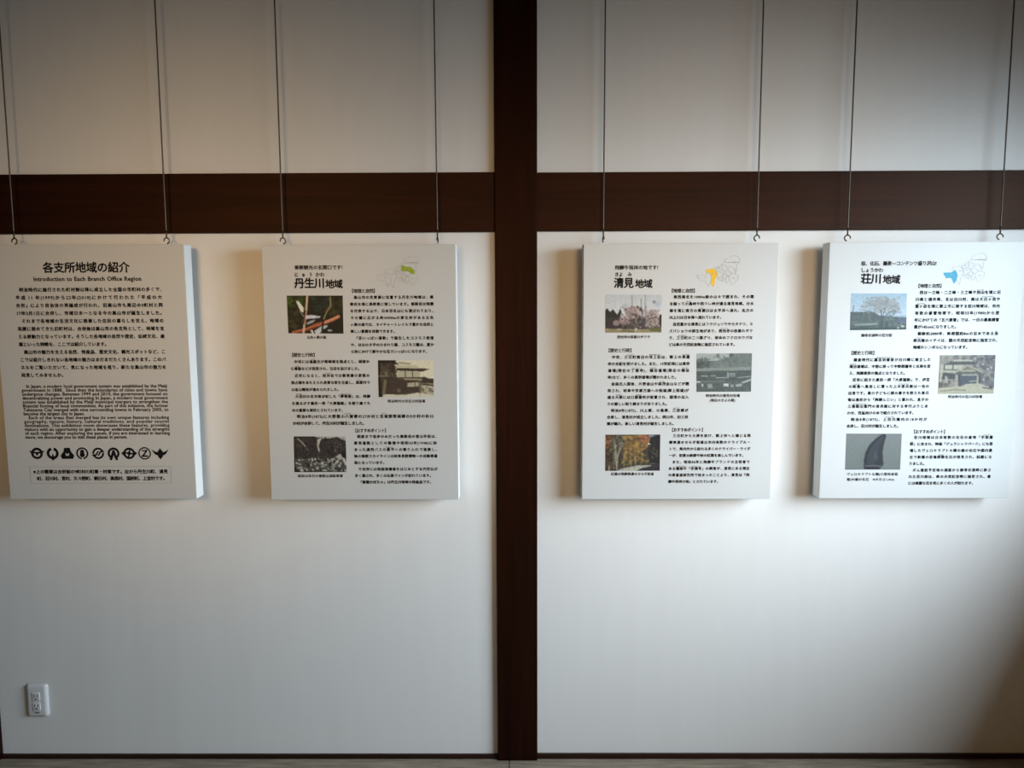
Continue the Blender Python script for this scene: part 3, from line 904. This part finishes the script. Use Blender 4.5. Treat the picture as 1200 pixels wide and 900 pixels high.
def crest(i, x, y):
    def go(s):
        R = 18.5
        if i == 0:      # ring with wings and an inner leaf
            s.ring(x, y, R * 0.62, R * 1.02); s.poly([(x - 26, y - 8), (x - 10, y - 8), (x - 4, y - 1), (x - 14, y + 2)]); s.poly([(x + 26, y - 8), (x + 10, y - 8), (x + 4, y - 1), (x + 14, y + 2)])
            s.poly([(x - 9, y - 5), (x + 9, y - 5), (x, y + 9)]); s.ring(x, y - 4, 7, 10, 30, 150)
        elif i == 1:    # open ring with a spike
            s.ring(x, y, R * 0.58, R * 1.05, 105, 435); s.poly([(x - 5, y + 14), (x, y - 1), (x + 5, y + 14)]); s.poly([(x - 10, y + 14), (x + 10, y + 14), (x, y + 24)])
        elif i == 2:    # bell shape
            s.poly([(x - 9, y - 18), (x + 9, y - 18), (x + 12, y - 6), (x + 6, y - 2), (x - 6, y - 2), (x - 12, y - 6)])
            s.poly([(x - 12, y - 6), (x - 6, y - 2), (x - 5, y + 8), (x - 22, y + 10), (x - 20, y + 4)]); s.poly([(x + 12, y - 6), (x + 6, y - 2), (x + 5, y + 8), (x + 22, y + 10), (x + 20, y + 4)])
            s.poly([(x - 22, y + 8), (x + 22, y + 8), (x + 18, y + 18), (x - 18, y + 18)])
            s.poly([(x - 6, y - 3), (x + 6, y - 3), (x, y + 3)])
        elif i == 3:    # ring with a gourd, opened below
            s.ring(x, y, R * 0.78, R * 1.06, -80, 260); s.ring(x, y - 6, 0.1, 6.4); s.ring(x, y + 5, 0.1, 8); s.poly([(x - 6, y - 6), (x + 6, y - 6), (x + 6, y + 4), (x - 6, y + 4)])
        elif i == 4:    # split ring with slanted bars
            s.ring(x, y, R * 0.68, R * 1.02, 10, 185); s.ring(x, y, R * 0.68, R * 1.02, 190, 365)
            s.poly([(x - 25, y + 7), (x - 9, y + 3), (x - 2, y - 8), (x + 3, y - 8), (x - 6, y + 8)]); s.poly([(x + 25, y - 7), (x + 9, y - 3), (x + 2, y + 8), (x - 3, y + 8), (x + 6, y - 8)])
        elif i == 5:    # ring open below around a peak
            s.ring(x, y, R * 0.66, R * 1.04, -50, 230); s.stroke([(x - 9, y + 18), (x, y - 6)], 8); s.stroke([(x + 9, y + 18), (x, y - 6)], 8); s.poly([(x - 6, y), (x, y - 8), (x + 6, y), (x, y + 6)])
        elif i == 6:    # ring with cross and side points
            s.ring(x, y, R * 0.64, R * 1.02); s.stroke([(x - 13, y - 2), (x + 13, y + 2)], 5); s.stroke([(x - 3, y + 13), (x + 3, y - 13)], 5); s.ring(x, y, 0.1, 6)
            s.poly([(x - 26, y), (x - 16, y - 8), (x - 16, y + 8)]); s.poly([(x + 26, y), (x + 16, y - 8), (x + 16, y + 8)])
        elif i == 7:    # ring with a Z
            s.ring(x, y, R * 0.88, R * 1.1); s.stroke([(x - 7, y - 9), (x + 7, y - 9)], 4); s.stroke([(x + 7, y - 9), (x - 6, y + 9)], 5); s.stroke([(x - 8, y + 9), (x + 8, y + 9)], 5)
        else:           # winged arrow
            s.poly([(x, y - 17), (x + 8, y - 6), (x + 8, y + 10), (x, y + 20), (x - 8, y + 10), (x - 8, y - 6)])
            s.poly([(x - 28, y - 13), (x - 14, y - 5), (x - 4, y - 3), (x - 4, y + 9), (x - 17, y + 3)]); s.poly([(x + 28, y - 13), (x + 14, y - 5), (x + 4, y - 3), (x + 4, y + 9), (x + 17, y + 3)])
    return go
for i, (x, y) in enumerate(((97.9, 661.7), (148.7, 661.8), (195.9, 662.0), (244.2, 662.1), (295.9, 662.2), (345.4, 662.4), (395.9, 662.5), (445.8, 662.6), (496.2, 662.8))):
    lettering(P1, 'town_crest', crest(i, x, y))
s = Sheet(PWD, PHT); s.stroke([(71.2, 706), (527.6, 706), (527.6, 760), (71.2, 760)], 1.6, True)
s.build('note_border', GREY_INK, P1)
def note(s):
    s.text('※上の徽章は合併前の9町村の町章・村章です。左から丹生川町、清見', 81.0, 722.3, 436.6, 14.2)
    s.text('町、荘川村、宮村、久々野町、朝日村、高根村、国府町、上宝村です。', 92.5, 744.6, 415.2, 14.2)
lettering(P1, 'note_text', note)

# --- panels 2 to 4: one region each
def region_panel(t, tag, kana, name, b1, b2, b2w, b3, pics, caps, area, ink, mo, heads, big):
    lettering(t, 'tagline', lambda s: s.text(tag[0], tag[1], tag[2], tag[3], 14.6, 0.028))
    def ti(s):
        for txt, x, w in kana[0]:
            s.text(txt, x, kana[1], w, 14.5, 0.032)
        s.text(name[0], name[1], name[2], name[3], 34.0, 0.028)
        s.text('地域', name[4], name[5], 53.5, 29.0, 0.03)
    lettering(t, 'title', ti)
    def hd(txt, x, y, w):
        return lambda s: s.text(txt, x, y, w, 13.4, 0.026)
    h = [('【地理と自然】', 75), ('【歴史と行政】', 75), ('【おすすめポイント】', 101)]
    for (txt, w), (x, y) in zip(h, heads):
        lettering(t, 'heading', hd(txt, x, y, w))
    for lines, (x0, x1, y, p, w) in (b1, b2, b3):
        lettering(t, 'body_text', lambda s: s.para(lines, x0, x1, y, p, w))
    if b2w:
        lettering(t, 'body_text', lambda s: s.para(b2w[0], *b2w[1], size_k=0.88, short={1: 229.7}))
    for (fn, quad, lab) in pics:
        fn().build('photograph', quad, PWD, PHT, t, lab, {'nyukawa': 1.25, 'kiyomi': 0.95, 'shokawa': 0.68}[area])
    for lines in caps:
        def cp(s, lines=lines):
            for txt, x, y, w in lines:
                s.text(txt, x, y, w, 10.6, 0.026)
        lettering(t, 'caption', cp)
    region_map(t, mo[0], mo[1], PWD, PHT, area, ink)

P2 = panel('information_panel', 'white panel whose map shows a green region, left of the post', -0.4911, 1.2536)
region_panel(P2, ('乗鞍観光の玄関口です!', 101.1, 69.7, 151.2), ([('に', 101.3, 11), ('ゅ', 124, 10), ('う', 147, 9), ('かわ', 166, 29.5)], 91.9), ('丹生川', 99.3, 118.4, 94.9, 197.3, 121.4),
    (['　高山市の北東部に位置する丹生川地域は、乗', '鞍岳を境に長野県に接しています。乗鞍岳は飛騨', 'を代表する山で、日本百名山にも選ばれており、', 'その麓に広がる約3000haの原生林がある五色', 'ヶ原の森では、ネイチャートレイルで豊かな自然と', '美しい景観を体験できます。', '　「花いっぱい運動」で誕生したコスモス街道', 'や、ほおのき平のひまわり園、コスモス園は、夏か', 'ら秋にかけて鮮やかな花でいっぱいになります。'], (272.2, 270.7, 163.1, 21.3, 263.5)),
    (['　中世には｜塩屋《しおや》氏が尾崎城を拠点とし、城跡か', 'ら｜青磁《せいじ》などが発見され、注目を浴びました。', '　近世になると、｜岩井谷《いわいだに》では製炭屋の家筋の', '独占権をあたえられ良質な炭を生産し、｜森部《もりべ》村で', 'は金山開発が進められました。', '　｜大沼《おおぬま》村の玄次郎が記した「｜夢物語《ゆめものがたり》」は、飛騨', 'を揺るがす農民一揆「大原騒動」を語り継ぐた', 'めの重要な資料とされています。'], (77.9, 77.1, 365.0, 22.21, 252.0)),
    (['　明治8年(1875)に大野郡｜小八賀《こはちが》郷の27か村と｜吉城《よしき》郡荒城郷の5か村の計32', 'か村が合併して、丹生川村が誕生しました。'], (77.5, 78.6, 540.6, 22.0, 452.7)),
    (['　戦前まで徒歩のみだった乗鞍岳の登山手段は、', '軍用道路としての整備や昭和23年(1948)に始', 'まった濃飛バスの｜畳平《たたみだいら》への乗り入れで進展し、', '後の乗鞍スカイラインは岐阜長野間唯一の自動車道', '路となっています。', '　千光寺には両面宿儺像をはじめとする円空仏が', '多く遺され、多くの仏像ファンが訪れています。', '　「宿儺かぼちゃ」は丹生川地域の特産品です。'], (271.3, 272.8, 605.8, 21.3, 268.0)),
    [(pic_stream, [(73.8, 156.5), (249.8, 157.2), (249.1, 276.4), (74.8, 274.7)], 'colour photograph of a forest stream with fallen logs'),
     (pic_office_a, [(356.0, 361.0), (531.6, 361.6), (530.9, 477.4), (355.2, 478.4)], 'sepia photograph of a two-storey wooden building'),
     (pic_mountain_cars, [(79.6, 604.7), (246.7, 605.2), (246.2, 721.4), (77.8, 721.5)], 'black and white photograph of a mountain above parked cars')],
    [[('五色ヶ原の森', 132.6, 287.9, 61.6)], [('明治時代の丹生川村役場', 383.7, 492.0, 119.8)], [('昭和30年代の乗鞍山頂駐車場', 88.1, 734.2, 146.1)]],
    'nyukawa', GREEN_INK, (343.5, 22.0), ((278.1, 143.0), (82.5, 343.3), (276.8, 586.7)), None)

P3 = panel('information_panel', 'white panel whose map shows a yellow region, right beside the post', 0.5136, 1.2531)
region_panel(P3, ('飛騨牛発祥の地です!', 97.5, 73.7, 135.8), ([('きよ', 97.7, 25.5), ('み', 138, 13)], 94.7), ('清見', 95.9, 121.1, 61.0, 162.0, 124.0),
    (['　東西南北を1000m級の山々で囲まれ、その間', 'を縫って｜小鳥《おどり》峠や西ウレ峠が通る清見地域。分水', '嶺を境に南方の｜馬瀬《まぜ》川は太平洋へ流れ、北方の', '川上川は日本海へ流れています。', '　自然豊かな清見にはフクジュソウやカタクリ、ミ', 'ズバショウの群生地があり、｜西光寺《さいこうじ》の枝垂れザク', 'ラ、｜三日町《みっかまち》の二つ葉グリ、池本のフクロカウバな', 'どは県の天然記念物に指定されています。'], (270.3, 269.9, 165.2, 21.31, 264.1)),
    (['　中世、｜三日町《みっかまち》周辺の｜河上荘《かわかみのしょう》は、郡上の｜長瀧《ちょうりゅう》', '寺の支配を受けました。また、15世紀頃には真宗', '道場(現在の｜了徳寺《りょうとくじ》)、｜楢谷《ならだに》道場(現在の｜楢谷《ならだに》', '寺)など、多くの真宗道場が開かれました。', '　金森氏入国後、片野金山や｜森茂《もりも》金山などが開', '発され、岐阜や京都方面への街道(郡上街道)が', '通る｜大原《おおはら》には口｜留番《とめばん》所が設置され、国境の出入', 'りの厳しい取り締まりがありました。', '　明治8年(1875)、川上郷、小鳥郷、｜三枝《さいぐさ》郷が', '合併し、清見村が成立しました。同22年、旧三枝', '郷が離れ、新しい清見村が誕生しました。'], (78.8, 77.7, 353.5, 21.28, 259.3)),
    None,
    (['　三日町から大原を抜け、郡上市へと通じる飛', '騨美濃せせらぎ街道は市内有数のドライブルー', 'トで、県内外から訪れる多くのドライバー・ライダ', 'ーが、初夏の新緑や秋の紅葉を楽しんでいます。', '　また、昭和56年に飛騨牛ブランドの立役者で', 'ある｜種雄牛《しゅゆうぎゅう》「｜安福号《やすふくごう》」の飼育が、清見にある現在', 'の県畜産研究所で始まったことより、清見は「飛', '騨牛発祥の地」とされています。'], (276.7, 276.7, 605.6, 21.34, 261.1)),
    [(pic_cherry, [(69.3, 157.0), (246.0, 157.7), (246.3, 276.1), (69.7, 275.9)], 'colour photograph of a pink weeping cherry under a cloudy sky'),
     (pic_office_b, [(358.1, 342.6), (533.4, 342.4), (533.7, 464.4), (361.0, 464.4)], 'grey photograph of a long low wooden building'),
     (pic_autumn, [(73.7, 601.4), (249.0, 601.3), (249.2, 719.1), (74.1, 719.3)], 'colour photograph of orange autumn trees along a road')],
    [[('西光寺の枝垂れザクラ', 107.7, 289.8, 104.0)], [('明治時代の清見村役場', 390.2, 477.0, 108.8), ('(現在のきよみ館)', 403.6, 491.6, 81.5)], [('紅葉の飛騨美濃せせらぎ街道', 92.6, 729.7, 138.2)]],
    'kiyomi', YELLOW_INK, (340.0, 24.5), ((275.2, 145.9), (79.7, 331.9), (284.9, 586.5)), None)

P4 = panel('information_panel', 'white panel whose map shows a light blue region, at the far right', 1.2772, 1.2542)
region_panel(P4, ('桜、化石、蕎麦―コンテンツ盛り沢山!', 99.9, 65.3, 233.9), ([('しょうかわ', 99.5, 69.5)], 85.8), ('荘川', 100.8, 112.6, 64.0, 169.9, 115.3),
    (['　西は一之峰・二之峰・三之峰や｜別山《べっさん》を境に石', '川県と福井県、北は白川村、南は｜大日ヶ岳《だいにちがだけ》や', '｜鷲ヶ岳《わしがたけ》を境に郡上市に接する荘川地域は、市内', '有数の豪雪地帯で、昭和55年(1980)から翌', '年にかけての「五六豪雪」では、一日の最高積雪', '量が145cmになりました。', '　樹齢約2000年、幹周囲約8mの巨木である｜治《じ》', '｜郎兵衛《ろべえ》のイチイは、国の天然記念物に指定され、', '地域のシンボルになっています。'], (273.6, 274.4, 155.5, 21.39, 265.4)),
    (['　鎌倉時代に｜嘉念坊善俊《かねんぼうぜんしゅん》が白川郷に建立した', '｜鳩谷《はとがや》道場は、中野に移って中野照蓮寺と名称を変', 'え、飛騨真宗の拠点となりました。', '　近世に起きた農民一揆「大原騒動」で、伊豆', 'の｜新島《にいじま》へ島流しに遭った｜上木甚兵衛《うえきじんべえ》は一色の', '出身です。島の子どもに読み書きを教えた甚兵', '衛は島民から「飛騨んじい」と慕われ、息子の', '｜三島勘左衛門《みしまかんざえもん》の甚兵衛に対する孝行ぶりとあ', 'わせ、児童向けの本で紹介されています。', '　明治8年(1875)、｜上白川《かみしらかわ》郷内の18か村が', '合併し、荘川村が誕生しました。'], (78.1, 77.4, 365.6, 21.15, 255.8)),
    None,
    (['　荘川地域は日本有数の化石の産地「｜手取層《てとりそう》', '｜群《ぐん》」に含まれ、映画「ジュラシックパーク」にも登', '場したヴェロキラプトル類の歯の化石や国内最', '古で新種の恐竜｜卵殻《らんかく》化石が発見され、話題にな', 'りました。', '　ダム建設予定地の湖底から御母衣湖畔に移さ', 'れた荘川桜は、県の天然記念物に指定され、春', 'には綺麗な花を見に多くの人が訪れます。'], (281.7, 283.2, 614.3, 21.26, 264.1)),
    [(pic_old_cherry, [(72.4, 157.4), (246.5, 158.1), (250.7, 270.6), (74.2, 272.1)], 'pale photograph of a large spreading cherry tree'),
     (pic_gatehouse, [(360.5, 351.7), (535.6, 351.5), (537.4, 474.2), (361.6, 474.7)], 'faded photograph of a building with a gabled porch'),
     (pic_tooth, [(78.2, 601.3), (254.6, 602.1), (255.4, 718.5), (79.1, 718.4)], 'photograph of a dark curved fossil tooth on grey')],
    [[('御母衣湖畔の荘川桜', 110.0, 288.5, 97.6)], [('明治時代の荘川村役場', 393.6, 483.8, 108.6)], [('ヴェロキラプトル類(小型肉食恐', 84.7, 733.4, 164.7), ('竜)の歯の化石　※大きさ1.4cm', 85.5, 750.5, 153.1)]],
    'shokawa', BLUE_INK, (341.0, 21.0), ((279.7, 135.2), (81.0, 343.5), (291.7, 595.8)), None)

# ------------------------------------------------------------------ hanging wires with hooks
WIRE_Y = -0.043
def wire(x, z_end, turn, label, lean=0.0):
    """z_end: height of the hook's lowest point; turn: rotation of the hook about the wire."""
    t = thing('hanging_wire', label, 'wire', (x, WIRE_Y, z_end), 'wires holding the white panels')
    b = bmesh.new()
    pts, rad = [], []
    z, k = 0.030, 0
    top = CEIL_Z - z_end
    while z < top:
        pts.append((lean * z, 0, z)); rad.append(0.0027 if k % 2 else 0.0017)
        z += 0.0021; k += 1
    pts.append((lean * top, 0, top)); rad.append(0.002)
    tube(b, pts, rad, 7)
    obj('wire', b, STEEL, t, 0, True)
    b = bmesh.new()
    r = 0.0084
    tube(b, [(lean * 0.042, 0, 0.042), (lean * 0.03, 0, 0.030), (0, 0, 0.0195)], [0.0027, 0.0025, 0.0022], 8)
    pts = []
    for i in range(0, 19):
        a = math.radians(195 - i * 275 / 18)
        pts.append((r * math.cos(a), 0, 0.0100 + r * 1.08 * math.sin(a)))
    tube(b, pts, 0.0021, 8)
    h = obj('hook', b, HOOK, t, 0, True)
    h.rotation_euler = (0, 0, math.radians(turn))
    return t
HZ = 1.7540
wire(-1.5994, HZ + 0.002, 0, 'left one of the two wires holding the text-only panel with crests', -0.002)
wire(-1.1122, HZ + 0.002, 0, 'right one of the two wires holding the text-only panel with crests', -0.002)
wire(-0.7415, HZ, 35, 'left one of the two wires holding the panel with the green region map', -0.002)
wire(-0.2492, HZ, 84, 'right one of the two wires holding the panel with the green region map', -0.002)
wire(0.2770, HZ + 0.001, 97, 'left one of the two wires holding the panel with the yellow region map', 0.001)
wire(0.7630, HZ + 0.002, 145, 'right one of the two wires holding the panel with the yellow region map', 0.001)
wire(1.0493, HZ + 0.001, 160, 'left one of the two wires holding the panel with the light blue region map', 0.002)
wire(1.5302, HZ + 0.003, 165, 'right one of the two wires holding the panel with the light blue region map', 0.002)

# ------------------------------------------------------------------ power outlet
def rounded(bm, w, h, r, y0, y1, inset, n=6):
    """rounded rectangle block with a softly sloping edge, front at y0."""
    def loop(ww, hh, rr, y):
        out = []
        for cx, cz, a0 in ((1, 1, 0), (-1, 1, 90), (-1, -1, 180), (1, -1, 270)):
            for i in range(n + 1):
                a = math.radians(a0 + 90 * i / n)
                out.append(bm.verts.new((cx * (ww / 2 - rr) + rr * math.cos(a), y, cz * (hh / 2 - rr) + rr * math.sin(a))))
        return out
    loops = [loop(w, h, r, y1)]
    for k in range(1, 6):
        a = math.radians(90 * k / 5)
        d = inset * (1 - math.cos(a))
        loops.append(loop(w - 2 * d, h - 2 * d, max(r - d * 0.6, 0.0005), y1 + (y0 - y1) * math.sin(a)))
    for l0, l1 in zip(loops, loops[1:]):
        m_ = len(l0)
        for i in range(m_):
            bm.faces.new((l0[i], l0[(i + 1) % m_], l1[(i + 1) % m_], l1[i]))
    bm.faces.new(loops[-1])
    bm.faces.new(loops[0][::-1])
    bmesh.ops.recalc_face_normals(bm, faces=bm.faces[:])

T = thing('power_outlet', 'white wall power outlet low on the wall at the far left', 'power outlet', (-1.653, 0.0, 0.2115))
b = bmesh.new(); rounded(b, 0.074, 0.118, 0.010, -0.011, 0.0, 0.012); obj('cover_plate', b, PLASTIC, T, 0, True)
for dz in (0.0165, -0.0185):
    b = bmesh.new(); rounded(b, 0.027, 0.031, 0.004, -0.0128, -0.0105, 0.0012); so = obj('socket', b, PLASTIC, T, 0, True)
    so.location = (0, 0, dz)
    for sx in (-0.0055, 0.0055):
        b = bmesh.new(); box(b, sx - 0.0013, sx + 0.0013, -0.0131, -0.0125, -0.001, 0.0085); obj('slot', b, SLOT, so)
    b = bmesh.new(); tube(b, [(0, -0.0131, -0.0075), (0, -0.0125, -0.0075)], 0.0028, 12); obj('ground_hole', b, SLOT, so)
b = bmesh.new(); box(b, -0.008, 0.008, -0.0116, -0.0108, -0.0425, -0.0395); obj('release_slot', b, SLOT, T)
